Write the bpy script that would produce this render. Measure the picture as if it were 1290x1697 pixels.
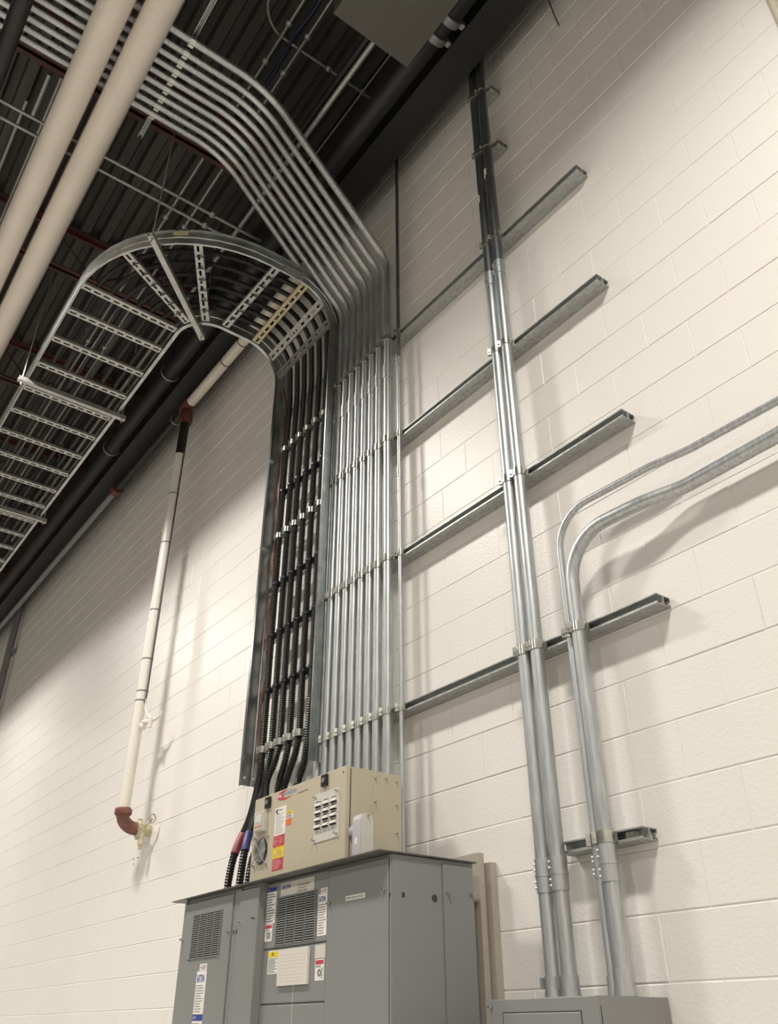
import bpy, math, random
from mathutils import Vector, Matrix
random.seed(7)
S = bpy.context.scene
for o in list(bpy.data.objects): bpy.data.objects.remove(o)
COL = S.collection

# ------------------------------------------------------------------ camera
CAMP = Vector((0.0, -2.583, 1.7))
cd = bpy.data.cameras.new('camera'); cam = bpy.data.objects.new('camera', cd); COL.objects.link(cam)
cd.sensor_fit = 'HORIZONTAL'; cd.sensor_width = 36.0; cd.lens = 1398.0 / 1290.0 * 36.0
cd.clip_end = 200
RX = Vector((0.59555919, 0.80331103, -0.00080546)); UP = Vector((0.42285191, -0.31264136, 0.85055961)); FW = Vector((-0.68301209, 0.50689918, 0.52587803))
cam.matrix_world = Matrix(((RX.x, UP.x, -FW.x, CAMP.x), (RX.y, UP.y, -FW.y, CAMP.y), (RX.z, UP.z, -FW.z, CAMP.z), (0, 0, 0, 1)))
S.camera = cam

# ------------------------------------------------------------------ light
w = bpy.data.worlds.new('world'); S.world = w; w.use_nodes = True
w.node_tree.nodes['Background'].inputs[0].default_value = (1.0, 0.93, 0.76, 1)
w.node_tree.nodes['Background'].inputs[1].default_value = 0.15
LZ = 6.85
def high_bay(x, y, power=350.0):
    l = bpy.data.lights.new('high_bay_lamp', 'AREA'); l.shape = 'RECTANGLE'; l.size = 0.9; l.size_y = 0.32
    l.energy = power; l.color = (1.0, 0.95, 0.875); l.spread = math.radians(149)
    o = bpy.data.objects.new('high_bay_lamp', l); COL.objects.link(o); o.location = (x, y, LZ)
for i in range(-3, 3):
    for y in (-2.5, -8.0, -13.5):
        high_bay(-0.1 + 5.56 * i, y)
S.view_settings.view_transform = 'Standard'; S.view_settings.look = 'None'; S.view_settings.gamma = 1.0
S.view_settings.use_curve_mapping = False
S.view_settings.exposure = -0.88

# ------------------------------------------------------------------ materials
MATS = {}
def mat(name, col, rough=0.5, metal=0.0, var=0.0, vscale=8.0, stretch=(1, 1, 1), bump=0.0, bscale=60.0, col2=None, spec=0.5, coat=0.0):
    if name in MATS: return MATS[name]
    m = bpy.data.materials.new(name); m.use_nodes = True; nt = m.node_tree; N = nt.nodes; L = nt.links
    b = N['Principled BSDF']; b.inputs['Base Color'].default_value = (*col, 1); b.inputs['Roughness'].default_value = rough
    b.inputs['Metallic'].default_value = metal; b.inputs['Specular IOR Level'].default_value = spec
    if coat: b.inputs['Coat Weight'].default_value = coat; b.inputs['Coat Roughness'].default_value = 0.15
    tc = N.new('ShaderNodeTexCoord'); mp = N.new('ShaderNodeMapping'); L.new(tc.outputs['Object'], mp.inputs['Vector']); mp.inputs['Scale'].default_value = stretch
    if var or col2:
        no = N.new('ShaderNodeTexNoise'); no.inputs['Scale'].default_value = vscale; no.inputs['Detail'].default_value = 5; L.new(mp.outputs[0], no.inputs['Vector'])
        r = N.new('ShaderNodeValToRGB'); L.new(no.outputs['Fac'], r.inputs[0])
        c2 = col2 or tuple(c * (1 - var) for c in col); c1 = col if col2 else tuple(min(1, c * (1 + var)) for c in col)
        r.color_ramp.elements[0].position = 0.35; r.color_ramp.elements[1].position = 0.65
        r.color_ramp.elements[0].color = (*c2, 1); r.color_ramp.elements[1].color = (*c1, 1)
        L.new(r.outputs[0], b.inputs['Base Color'])
    if bump:
        n2 = N.new('ShaderNodeTexNoise'); n2.inputs['Scale'].default_value = bscale; n2.inputs['Detail'].default_value = 3; L.new(tc.outputs['Object'], n2.inputs['Vector'])
        bp = N.new('ShaderNodeBump'); bp.inputs['Strength'].default_value = bump; bp.inputs['Distance'].default_value = 0.004
        L.new(n2.outputs['Fac'], bp.inputs['Height']); L.new(bp.outputs[0], b.inputs['Normal'])
    MATS[name] = m; return m
M_wall = mat('cream_block_paint', (0.80, 0.775, 0.735), 0.40, var=0.012, vscale=1.2, bump=0.35, bscale=80, spec=0.36)
M_joint = mat('painted_mortar', (0.79, 0.765, 0.725), 0.40, bump=0.2, bscale=50)
M_floor = mat('polished_concrete', (0.48, 0.46, 0.43), 0.35, var=0.1, vscale=0.8)
M_deck = mat('dark_roof_deck', (0.042, 0.039, 0.033), 0.55, var=0.2, vscale=1.5, stretch=(0.3, 3, 3))
M_beam = mat('black_beam_paint', (0.010, 0.0097, 0.0094), 0.5, var=0.2)
M_red = mat('red_oxide_primer', (0.075, 0.024, 0.018), 0.65, var=0.25, vscale=5)
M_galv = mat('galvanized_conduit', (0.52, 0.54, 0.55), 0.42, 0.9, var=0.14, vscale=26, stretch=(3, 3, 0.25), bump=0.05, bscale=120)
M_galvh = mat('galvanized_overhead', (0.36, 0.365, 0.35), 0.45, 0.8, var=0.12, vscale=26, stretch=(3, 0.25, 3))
M_strut = mat('galvanized_strut', (0.44, 0.455, 0.45), 0.50, 0.75, var=0.14, vscale=40)
M_riser = mat('white_riser_paint', (0.76, 0.725, 0.665), 0.32, var=0.02, vscale=3)
M_rail = mat('tray_rail_metal', (0.40, 0.42, 0.42), 0.30, 0.95, var=0.15, vscale=12)
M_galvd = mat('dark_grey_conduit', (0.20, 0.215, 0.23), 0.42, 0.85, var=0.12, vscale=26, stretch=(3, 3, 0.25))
M_tray = mat('galvanized_tray', (0.46, 0.46, 0.44), 0.45, 0.75, var=0.13, vscale=25)
M_trayd = mat('galvanized_rail_dark', (0.30, 0.32, 0.32), 0.42, 0.8, var=0.25, vscale=10)
M_zinc = mat('zinc_clamp', (0.58, 0.59, 0.54), 0.28, 1.0, var=0.1, vscale=60)
M_cable = mat('black_jacket', (0.011, 0.011, 0.012), 0.36, spec=0.45)
M_red_t = mat('red_tape', (0.24, 0.035, 0.04), 0.45)
M_blue_t = mat('blue_tape', (0.035, 0.04, 0.15), 0.45)
M_copper = mat('tarnished_copper', (0.15, 0.07, 0.045), 0.5, 0.5, var=0.4, vscale=30)
M_grey = mat('cabinet_grey_enamel', (0.235, 0.243, 0.240), 0.36, var=0.02, vscale=2)
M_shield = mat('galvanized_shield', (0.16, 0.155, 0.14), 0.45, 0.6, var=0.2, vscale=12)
M_greyd = mat('cabinet_gap_dark', (0.010, 0.010, 0.010), 0.8)
M_beige = mat('beige_enamel', (0.50, 0.455, 0.345), 0.40, var=0.02, vscale=2)
M_white = mat('white_pipe_jacket', (0.70, 0.635, 0.555), 0.32, var=0.03, vscale=3)
M_plate = mat('light_grey_plate', (0.60, 0.585, 0.53), 0.4)
M_black = mat('black_plastic', (0.015, 0.015, 0.018), 0.35)
M_rust = mat('rust_red_fitting', (0.21, 0.085, 0.065), 0.55, var=0.25, vscale=30)
M_tee = mat('dark_red_fitting', (0.12, 0.034, 0.026), 0.5, var=0.2, vscale=30)
M_brass = mat('dull_brass', (0.50, 0.44, 0.28), 0.45, 0.4, var=0.2, vscale=40, col2=(0.62, 0.58, 0.45))
M_board = mat('taupe_board', (0.44, 0.39, 0.33), 0.6, var=0.06, vscale=4)
M_label = mat('label_white', (0.78, 0.76, 0.72), 0.45)
M_paper = mat('document_pocket', (0.70, 0.66, 0.60), 0.22, coat=0.5)
M_lblue = mat('label_blue', (0.03, 0.06, 0.28), 0.45)
M_lred = mat('label_red', (0.50, 0.05, 0.07), 0.45)
M_lpink = mat('label_print_pink', (0.72, 0.34, 0.36), 0.45)
M_lyel = mat('label_yellow', (0.80, 0.58, 0.02), 0.45)
M_lora = mat('label_orange', (0.72, 0.17, 0.04), 0.45)
M_ink = mat('print_grey', (0.20, 0.20, 0.21), 0.5)
M_inkd = mat('print_black', (0.04, 0.04, 0.05), 0.5)
M_tan = mat('tan_sleeve', (0.50, 0.43, 0.26), 0.5)
M_logoblue = mat('logo_grey_blue', (0.25, 0.33, 0.50), 0.5)
M_pvc = mat('grey_pvc', (0.46, 0.45, 0.47), 0.35)
M_tie = mat('blue_black_tie', (0.012, 0.014, 0.030), 0.4)
M_bluewire = mat('blue_wire', (0.015, 0.025, 0.06), 0.45)
M_plast = mat('wall_tan_sticker', (0.50, 0.46, 0.36), 0.5)
M_screen = mat('meter_screen', (0.62, 0.66, 0.66), 0.2)
M_steel = mat('fan_steel', (0.6, 0.6, 0.6), 0.3, 0.9)

# ------------------------------------------------------------------ mesh helpers
WL = {}
class MB:
    def __init__(s): s.v = []; s.f = []
    def quad8(s, P):
        b = len(s.v); s.v += [Vector(p) for p in P]
        s.f += [(b, b+3, b+2, b+1), (b+4, b+5, b+6, b+7), (b, b+1, b+5, b+4), (b+1, b+2, b+6, b+5), (b+2, b+3, b+7, b+6), (b+3, b, b+4, b+7)]
        return s
    def box(s, x0, x1, y0, y1, z0, z1):
        return s.quad8([(x0, y0, z0), (x1, y0, z0), (x1, y1, z0), (x0, y1, z0), (x0, y0, z1), (x1, y0, z1), (x1, y1, z1), (x0, y1, z1)])
    def obox(s, c, ax, h):
        c = Vector(c); a, b, d = [Vector(q).normalized() * k for q, k in zip(ax, h)]
        return s.quad8([c-a-b-d, c+a-b-d, c+a+b-d, c-a+b-d, c-a-b+d, c+a-b+d, c+a+b+d, c-a+b+d])
    def tube(s, pts, r, seg=12, cap=True):
        pts = [Vector(p) for p in pts]; n = len(pts)
        rs = r if isinstance(r, (list, tuple)) else [r] * n
        T = []
        for i in range(n):
            t = pts[min(i+1, n-1)] - pts[max(i-1, 0)]
            if t.length < 1e-9: t = (T[-1] if T else pts[-1] - pts[0])
            T.append(t.normalized())
        up = Vector((0, 0, 1)) if abs(T[0].z) < 0.9 else Vector((1, 0, 0))
        nrm = (up - up.dot(T[0]) * T[0]).normalized(); b0 = len(s.v)
        for i in range(n):
            nrm = (nrm - nrm.dot(T[i]) * T[i]).normalized(); bn = T[i].cross(nrm)
            for k in range(seg):
                a = 2 * math.pi * k / seg; s.v.append(pts[i] + (nrm * math.cos(a) + bn * math.sin(a)) * rs[i])
        for i in range(n-1):
            for k in range(seg):
                k2 = (k+1) % seg; a = b0 + i*seg
                s.f.append((a+k, a+k2, a+seg+k2, a+seg+k))
        if cap:
            s.f.append(tuple(b0 + k for k in reversed(range(seg)))); s.f.append(tuple(b0 + (n-1)*seg + k for k in range(seg)))
        return s
    def cyl(s, a, b, r, seg=12, r2=None): return s.tube([a, b], [r, r2 if r2 is not None else r], seg)
    def extr(s, prof, d):            # prof: list of 3D points (closed polygon), d: extrusion vector
        b = len(s.v); n = len(prof); d = Vector(d)
        s.v += [Vector(p) for p in prof] + [Vector(p) + d for p in prof]
        s.f.append(tuple(range(b+n-1, b-1, -1))); s.f.append(tuple(range(b+n, b+2*n)))
        for i in range(n): j = (i+1) % n; s.f.append((b+i, b+j, b+n+j, b+n+i))
        return s
    def sweep(s, prof, frames, closed=True):   # frames: (pos, A, B); prof: (a, b) pairs, closed loop
        b = len(s.v); n = len(prof)
        for p, A, B in frames:
            for a, c in prof: s.v.append(p + A * a + B * c)
        for i in range(len(frames)-1):
            for k in range(n):
                k2 = (k+1) % n; q = b + i*n; s.f.append((q+k, q+k2, q+n+k2, q+n+k))
        m = b + (len(frames)-1)*n
        s.f.append(tuple(b + k for k in reversed(range(n)))); s.f.append(tuple(m + k for k in range(n)))
        return s
    def ball(s, c, r, sx=1, sy=1, sz=1, u=10, vv=7):
        b = len(s.v); c = Vector(c)
        for j in range(vv+1):
            ph = math.pi * j / vv
            for i in range(u):
                th = 2*math.pi*i/u; s.v.append(c + Vector((r*sx*math.sin(ph)*math.cos(th), r*sy*math.sin(ph)*math.sin(th), r*sz*math.cos(ph))))
        for j in range(vv):
            for i in range(u): i2 = (i+1) % u; s.f.append((b+j*u+i, b+(j+1)*u+i, b+(j+1)*u+i2, b+j*u+i2))
        return s
    def mesh(s, name, m, off=Vector((0, 0, 0)), smooth=True):
        me = bpy.data.meshes.new(name); me.from_pydata([tuple(p - off) for p in s.v], [], s.f); me.materials.append(m)
        me.polygons.foreach_set('use_smooth', [smooth] * len(me.polygons))
        if smooth: me.set_sharp_from_angle(angle=math.radians(38)); me.update()
        return me
    def build(s, name, m, parent=None, loc=None, label=None, kind=None, smooth=True):
        off = WL[parent.name] if parent is not None else Vector(loc or (0, 0, 0))
        o = bpy.data.objects.new(name, s.mesh(name, m, off, smooth)); COL.objects.link(o)
        if parent is not None: o.parent = parent; WL[o.name] = WL[parent.name].copy()
        else: o.location = off; WL[o.name] = off.copy()
        if label: o['label'] = label
        if kind: o['kind'] = kind
        return o
def thing(name, label, cat, loc, group=None):
    o = bpy.data.objects.new(name, None); COL.objects.link(o); o.location = loc; o.empty_display_size = 0.1
    WL[o.name] = Vector(loc); o['label'] = label; o['category'] = cat
    if group: o['group'] = group
    return o
def inst(me, name, parent, pos, rot=None):       # a part sharing mesh data, at world position pos
    o = bpy.data.objects.new(name, me); COL.objects.link(o); o.parent = parent; o.location = Vector(pos) - WL[parent.name]
    if rot: o.rotation_euler = rot
    WL[o.name] = Vector(pos); return o
def fillet(pts, r, n=7):
    pts = [Vector(p) for p in pts]; out = [pts[0]]
    for i in range(1, len(pts)-1):
        rr = r[i-1] if isinstance(r, (list, tuple)) else r
        a = (pts[i-1]-pts[i]).normalized(); b = (pts[i+1]-pts[i]).normalized(); ang = a.angle(b)
        if ang > math.pi - 0.02 or rr <= 0: out.append(pts[i]); continue
        d = rr / math.tan(ang/2); c = pts[i] + (a+b).normalized() * (rr / math.sin(ang/2))
        p0 = pts[i] + a*d; p1 = pts[i] + b*d; u = p0-c; v = p1-c; th = u.angle(v)
        for k in range(n+1):
            t = k/n; out.append(c + (u*math.sin((1-t)*th) + v*math.sin(t*th)) / math.sin(th))
    out.append(pts[-1]); return out
def spline(pts, n=10):               # Catmull-Rom
    P = [Vector(p) for p in pts]; P = [2*P[0]-P[1]] + P + [2*P[-1]-P[-2]]; out = []
    for i in range(1, len(P)-2):
        for k in range(n):
            t = k/n; a, b, c, d = P[i-1], P[i], P[i+1], P[i+2]
            out.append(0.5*((2*b)+(c-a)*t+(2*a-5*b+4*c-d)*t*t+(3*b-a-3*c+d)*t**3))
    out.append(P[-2]); return out
def resample(pts, step):
    pts = [Vector(p) for p in pts]; out = [pts[0]]; acc = 0.0
    for a, b in zip(pts, pts[1:]):
        L = (b-a).length; t = step - acc
        while t <= L + 1e-9:
            out.append(a + (b-a)*(t/L)); t += step
        acc = L - (t - step)
    return out
def writing(txt, x0, x1, z0, z1, y, m, parent, name='lettering', bold=0.0):   # raised print, facing -y, fitted to the box
    c = bpy.data.curves.new('print', 'FONT'); c.body = txt; c.size = 1; c.extrude = 0.0; c.offset = bold; c.resolution_u = 2
    t = bpy.data.objects.new('print', c); COL.objects.link(t); dg = bpy.context.evaluated_depsgraph_get()
    me = bpy.data.meshes.new_from_object(t.evaluated_get(dg)); bpy.data.objects.remove(t); bpy.data.curves.remove(c)
    xs = [v.co.x for v in me.vertices]; zs = [v.co.y for v in me.vertices]; ax, bx, az, bz = min(xs), max(xs), min(zs), max(zs)
    off = WL[parent.name]
    for v in me.vertices:
        v.co = Vector((x0 + (v.co.x-ax)/(bx-ax)*(x1-x0), y, z0 + (v.co.y-az)/(bz-az)*(z1-z0))) - off
    me.materials.clear(); me.materials.append(m); me.update()
    o = bpy.data.objects.new(name, me); COL.objects.link(o); o.parent = parent; WL[o.name] = off.copy(); return o
def lines(x0, x1, z0, z1, n, y, m, parent, name='fine_print', seed=0, fill=0.5):   # rows of illegible small print
    r = random.Random(seed); b = MB(); h = (z1-z0)/n
    for i in range(n):
        z = z1 - h*(i+0.5); x = x0
        e = x0 + (x1-x0)*r.uniform(0.6, 1.0)
        while x < e:
            wd = (x1-x0)*r.uniform(0.08, 0.28); xe = min(e, x+wd)
            b.box(x, xe, y, y+0.0003, z-h*fill/2, z+h*fill/2); x = xe + (x1-x0)*0.03
    return b.build(name, m, parent)
def sticker(name, x0, x1, z0, z1, y, m, parent, label=None):
    return MB().box(x0, x1, y-0.0008, y, z0, z1).build(name, m, parent, label=label)

# ------------------------------------------------------------------ setting: wall, floor, ceiling
def structure(o): o['kind'] = 'structure'; return o
wall = structure(MB().box(-24, 3.2, 0.0, 0.2, 0, 8.6).build('wall_back', M_joint, loc=(0, 0, 0)))
structure(MB().box(-24, 8, -17, 0.2, -0.1, 0.0).build('floor', M_floor, loc=(0, 0, 0)))
structure(MB().box(3.2, 3.4, -17, 0.2, 0, 8.6).build('wall_right', M_wall, loc=(0, 0, 0)))
structure(MB().box(-24.2, -24, -17, 0.2, 0, 8.6).build('wall_left', M_wall, loc=(0, 0, 0)))
CH, CW = 0.2032, 0.4064
def block_mb(b, x, z, dy=0.0, w2=CW/2-0.0010, h2=CH/2-0.0016):
    f = 0.0026 + dy; ix, iz = 0.0030, 0.0032
    P = [(x-w2, 0.0, z-h2), (x+w2, 0.0, z-h2), (x+w2, 0.0, z+h2), (x-w2, 0.0, z+h2)]
    Q = [(x-w2+ix, -f, z-h2+iz), (x+w2-ix, -f, z-h2+iz), (x+w2-ix, -f, z+h2-iz), (x-w2+ix, -f, z+h2-iz)]
    n = len(b.v); b.v += [Vector(p) for p in P+Q]
    b.f += [(n+4, n+5, n+6, n+7)] + [(n+i, n+(i+1) % 4, n+4+(i+1) % 4, n+4+i) for i in range(4)]
vis = []; rest = []
z0c = 2.042 - CH*11
for j in range(0, 42):
    zc = z0c + CH*(j+0.5)
    if zc > 8.5: break
    ph = -1.96 if j % 2 == 0 else -1.96 + CW/2
    for i in range(-54, 14):
        xc = ph + CW*(i+0.5)
        if not (-23.7 < xc < 2.9): continue
        d = Vector((xc, 0, zc)) - CAMP; dz = d.dot(FW)
        if dz > 0.1:
            px = 645+1398*d.dot(RX)/dz; py = 848-1398*d.dot(UP)/dz
            inside = -30 < px < 1320 and -30 < py < 1727
            hid = (-4.4 < xc < -2.75 and zc < 2.25) or (-4.0 < xc < -3.3 and zc < 6.3)
            if inside and not hid: vis.append((dz*dz/abs(d.normalized().y), xc, zc)); continue
        rest.append((xc, zc))
vis.sort()
bms = []
for k in range(4):
    b = MB(); block_mb(b, 0, 0, (k-1.5)*0.0004); bms.append(b.mesh('block', M_wall, smooth=False))
for k, (q, x, z) in enumerate(vis):
    if k < 298: inst(bms[random.randrange(4)], 'block', wall, (x, random.uniform(-0.0004, 0.0004), z))
    else: rest.append((x, z))
b = MB()
for x, z in rest: block_mb(b, x, z, random.uniform(-0.0006, 0.0006))
b.build('block', M_wall, wall, kind='stuff', smooth=False)

# ceiling: ribbed metal deck, red joists
b = MB(); ZD = 8.25; y = 0.0; prof = []
while y > -16.5:
    prof += [(y, ZD), (y-0.08, ZD), (y-0.10, ZD+0.07), (y-0.16, ZD+0.07)]; y -= 0.18
n0 = len(prof)
b.v += [Vector((-24, p[0], p[1])) for p in prof] + [Vector((3.2, p[0], p[1])) for p in prof]
b.f += [(i, i+1, n0+i+1, n0+i) for i in range(n0-1)]
ceil = structure(b.build('ceiling', M_deck, loc=(0, 0, 0)))
MB().box(-24, 3.2, -16.5, 0.2, 8.42, 8.6).build('roof_slab', M_deck, ceil)
for jx in (-4.29, -6.2, -8.1, -10.0, -11.9, -13.8, -15.7):
    bot = MB(); zb = 7.72
    bot.box(jx-0.055, jx-0.008, -12, -0.45, zb, zb+0.006).box(jx-0.014, jx-0.008, -12, -0.45, zb, zb+0.05)
    bot.box(jx+0.008, jx+0.055, -12, -0.45, zb, zb+0.006).box(jx+0.008, jx+0.014, -12, -0.45, zb, zb+0.05)
    jo = bot.build('joist', M_red, ceil)
    MB().box(jx-0.055, jx+0.055, -12, -0.15, ZD-0.012, ZD-0.002).box(jx-0.014, jx+0.014, -12, -0.15, ZD-0.06, ZD-0.002).build('top_chord', M_red, jo)
    wb = MB(); k = 0; yy = -0.45
    while yy > -12:
        a, c = (zb+0.03, ZD-0.04) if k % 2 == 0 else (ZD-0.04, zb+0.03)
        wb.cyl((jx, yy, a), (jx, yy-0.5, c), 0.011, 6); yy -= 0.5; k += 1
    wb.build('web_bar', M_red, jo)

# ------------------------------------------------------------------ beam and pipes near the ceiling
t = thing('steel_beam', 'long black steel beam running along the top of the block wall', 'beam', (-8, -0.30, 7.2))
MB().box(-23.9, 3.1, -0.41, -0.19, 7.2, 7.216).build('bottom_flange', M_beam, t)
MB().box(-23.9, 3.1, -0.306, -0.294, 7.216, 7.70).build('web', M_beam, t)
MB().box(-23.9, 3.1, -0.41, -0.19, 7.70, 7.716).build('top_flange', M_beam, t)

def x_pipe(name, label, cat, y, z, r, x0, x1, m, rings=(), ringm=None, group=None, seg=24, ringname='coupling', rw=0.05):
    t = thing(name, label, cat, ((x0+x1)/2, y, z-r), group)
    MB().cyl((x0, y, z), (x1, y, z), r, seg).build('tube', m, t)
    for x in rings:
        c = MB().cyl((x-rw, y, z), (x+rw, y, z), r*1.22 if rw > 0.02 else r*1.004, 40)
        if rw > 0.02: c.box(x-rw*0.7, x+rw*0.7, y-r*1.6, y+r*1.6, z-0.018, z+0.018)
        c.build(ringname, ringm or M_beam, t)
    return t
x_pipe('insulated_pipe', 'thick white insulated pipe overhead, the left of the pair crossing the top left corner', 'pipe', -2.283, 7.1, 0.098, -13, 2.5, M_white, (-3.95, -4.9, -6.1), M_white, 'white insulated pipes overhead', 40, 'jacket_seam', 0.006)
x_pipe('insulated_pipe', 'thick white insulated pipe overhead, the right of the pair, nearer the conduit bend', 'pipe', -2.045, 7.1, 0.098, -13, 2.5, M_white, (-4.4, -5.6, -3.3), M_white, 'white insulated pipes overhead', 40, 'jacket_seam', 0.006)
x_pipe('black_pipe', 'black pipe crossing under the conduits in the extreme top left corner', 'pipe', -2.745, 7.05, 0.055, -12, 2.5, M_beam)
x_pipe('black_pipe', 'black pipe with bright couplings running beside the steel beam', 'pipe', -0.545, 7.2, 0.075, -20, 2.5, M_beam, (-2.24, -2.10), M_trayd, rw=0.025)

# black pipe hangers on that pipe
for hx, lb in ((-6.35, 'loop hanger round the dark pipe, above the red tee of the white riser'), (-7.9, 'loop hanger on the dark pipe, further left beyond the white riser')):
    t = thing('pipe_hanger', lb, 'hanger', (hx, -0.545, 7.12))
    pts = [(hx, -0.545 + 0.086*math.sin(a), 7.2 - 0.086*math.cos(a)) for a in [math.pi*(-1+k/12) for k in range(25)]]
    MB().tube(pts, 0.007, 6, False).build('loop', M_strut, t)
    MB().cyl((hx, -0.545, 7.28), (hx, -0.545, 8.25), 0.006, 6).build('rod', M_beam, t)

# sprinkler main close to the wall
t = thing('sprinkler_main', 'horizontal pipe along the wall top above the riser, half white, half black', 'pipe', (-6.57, -0.235, 7.03))
MB().cyl((-6.50, -0.235, 7.08), (-4.3, -0.235, 7.08), 0.05, 20).build('white_length', M_white, t, label='white length of pipe right of the riser')
MB().cyl((-6.62, -0.235, 7.08), (-8.45, -0.235, 7.08), 0.045, 20).build('black_length', M_beam, t, label='black length of pipe left of the riser')
MB().cyl((-8.5, -0.235, 7.085), (-20, -0.235, 7.085), 0.036, 16).build('far_length', M_ink, t, label='far length of pipe, shade put into its dark colour')  # dark grey stands for cream lying in shade, put into the colour
MB().cyl((-8.42, -0.235, 7.08), (-8.54, -0.235, 7.08), 0.066, 16).box(-8.52, -8.44, -0.305, -0.165, 7.065, 7.095).build('coupling', M_tee, t, label='rust red coupling')
for x in (-5.75, -5.42): MB().cyl((x, -0.235, 7.08), (x+0.012, -0.235, 7.08), 0.0515, 20).build('band', M_beam, t)
for x in (-6.85,):
    pts = [(x, -0.235 + 0.055*math.sin(a), 7.08 - 0.055*math.cos(a)) for a in [math.pi*(-1+k/10) for k in range(21)]]
    MB().tube(pts, 0.006, 6, False).build('hanger_loop', M_strut, t)

# riser
X, Y = -6.57, -0.235
t = thing('drain_riser', 'white vertical riser pipe on the left wall, red elbow and valve at its foot', 'pipe', (X, Y, 3.03))
MB().cyl((X, Y, 3.14), (X, Y, 6.48), 0.046, 24).build('tube', M_riser, t)
MB().cyl((X, Y, 6.48), (X, Y, 7.02), 0.045, 24).build('upper_tube', M_beam, t, label='black upper end of the riser')
MB().tube([(X, Y, 6.86), (X, Y, 6.90), (X, Y, 6.96), (X, Y, 7.0), (X, Y, 7.03)], [0.058, 0.066, 0.066, 0.06, 0.05], 18).cyl((X-0.09, Y, 7.08), (X+0.09, Y, 7.08), 0.062, 18).build('tee', M_tee, t, label='dark red tee at the top')
for z in (6.02, 5.49, 4.82, 4.37, 4.09, 4.01): MB().cyl((X, Y, z-0.006), (X, Y, z+0.006), 0.0475, 24).build('band', M_ink, t)
MB().tube(spline([(X+0.052, Y+0.02, 6.48), (X+0.05, Y+0.02, 5.5), (X+0.052, Y+0.02, 4.5), (X+0.056, Y+0.02, 4.16), (X+0.052, Y+0.02, 3.98)], 8), 0.006, 6).build('tracer_wire', M_inkd, t)
el = MB().tube([(X, Y+0.135*0, 3.15)] + [(X, Y + 0.115 - 0.115*math.cos(a), 3.125 - 0.095*math.sin(a)) for a in [math.pi/2*k/8 for k in range(9)]] + [(X, Y+0.135, 3.03)], 0.048, 20).build('elbow', M_rust, t, label='rust red elbow at the foot')
MB().tube([(X, Y, 3.115), (X, Y, 3.125), (X, Y, 3.155), (X, Y, 3.168)], [0.056, 0.066, 0.066, 0.05], 18).box(X-0.098, X+0.098, Y-0.02, Y+0.02, 3.122, 3.158).cyl((X+0.04, Y-0.075, 3.14), (X+0.04, Y-0.03, 3.14), 0.016, 8).build('upper_coupling', M_rust, t, label='bolted coupling above the elbow')
MB().tube([(X, Y+0.12, 3.03), (X, Y+0.128, 3.03), (X, Y+0.16, 3.03), (X, Y+0.168, 3.03)], [0.052, 0.064, 0.064, 0.05], 18).box(X-0.018, X+0.018, Y+0.130, Y+0.158, 2.955, 3.105).cyl((X+0.05, Y+0.145, 3.03), (X+0.085, Y+0.145, 3.03), 0.016, 8).build('lower_coupling', M_brass, t, label='cream coupling behind the elbow')
MB().cyl((X, Y+0.16, 3.03), (X, -0.001, 3.03), 0.045, 20).build('stub', M_brass, t, label='short cream stub into the wall')
v = MB().cyl((X+0.02, -0.10, 3.02), (X+0.12, -0.10, 3.02), 0.022, 10).cyl((X+0.10, -0.10, 3.05), (X+0.10, -0.10, 2.94), 0.018, 10).cyl((X+0.10, -0.10, 2.94), (X+0.10, -0.10, 2.90), 0.024, 6).cyl((X+0.10, -0.10, 2.90), (X+0.10, -0.10, 2.87), 0.015, 10).cyl((X+0.12, -0.10, 3.02), (X+0.19, -0.07, 3.08), 0.009, 8).build('valve', M_brass, t, label='small brass drain valve')
MB().tube([(X+0.19 + 0.012*math.sin(a), -0.07 + 0.03*math.sin(a)*0.6, 3.08 + 0.032*math.cos(a)) for a in [2*math.pi*k/14 for k in range(15)]], 0.006, 6, False).build('handwheel', M_zinc, v)
ou = MB().tube([(X, Y+0.02, 3.82), (X+0.03, Y+0.03, 3.80), (X+0.06, Y+0.04, 3.79)], [0.04, 0.034, 0.024], 14).cyl((X+0.05, Y+0.03, 3.83), (X+0.155, Y+0.05, 3.81), 0.022, 10).cyl((X+0.15, Y+0.05, 3.845), (X+0.15, Y+0.05, 3.765), 0.018, 8).build('outlet', M_riser, t, label='white side outlet')
hk = MB().tube(spline([(X+0.055, Y+0.02, 4.02), (X+0.07, Y+0.025, 3.93), (X+0.11, Y+0.05, 3.86), (X+0.17, Y+0.07, 3.83), (X+0.225, Y+0.09, 3.85), (X+0.245, Y+0.10, 3.885)], 5), [0.005]*5 + [0.010]*4 + [0.016]*8 + [0.012]*4 + [0.008]*4 + [0.006], 8).build('pigtail', M_riser, t, label='bent white cable end')

# corner pipe far left
t = thing('downpipe', 'thin dark vertical pipe on the wall at the far left edge', 'pipe', (-12.95, -0.08, 0))
MB().cyl((-12.95, -0.09, 0), (-12.95, -0.09, 8.2), 0.05, 12).build('tube', M_ink, t)
MB().box(-13.03, -12.87, -0.10, -0.008, 6.55, 6.62).build('bracket', M_ink, t)

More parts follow.
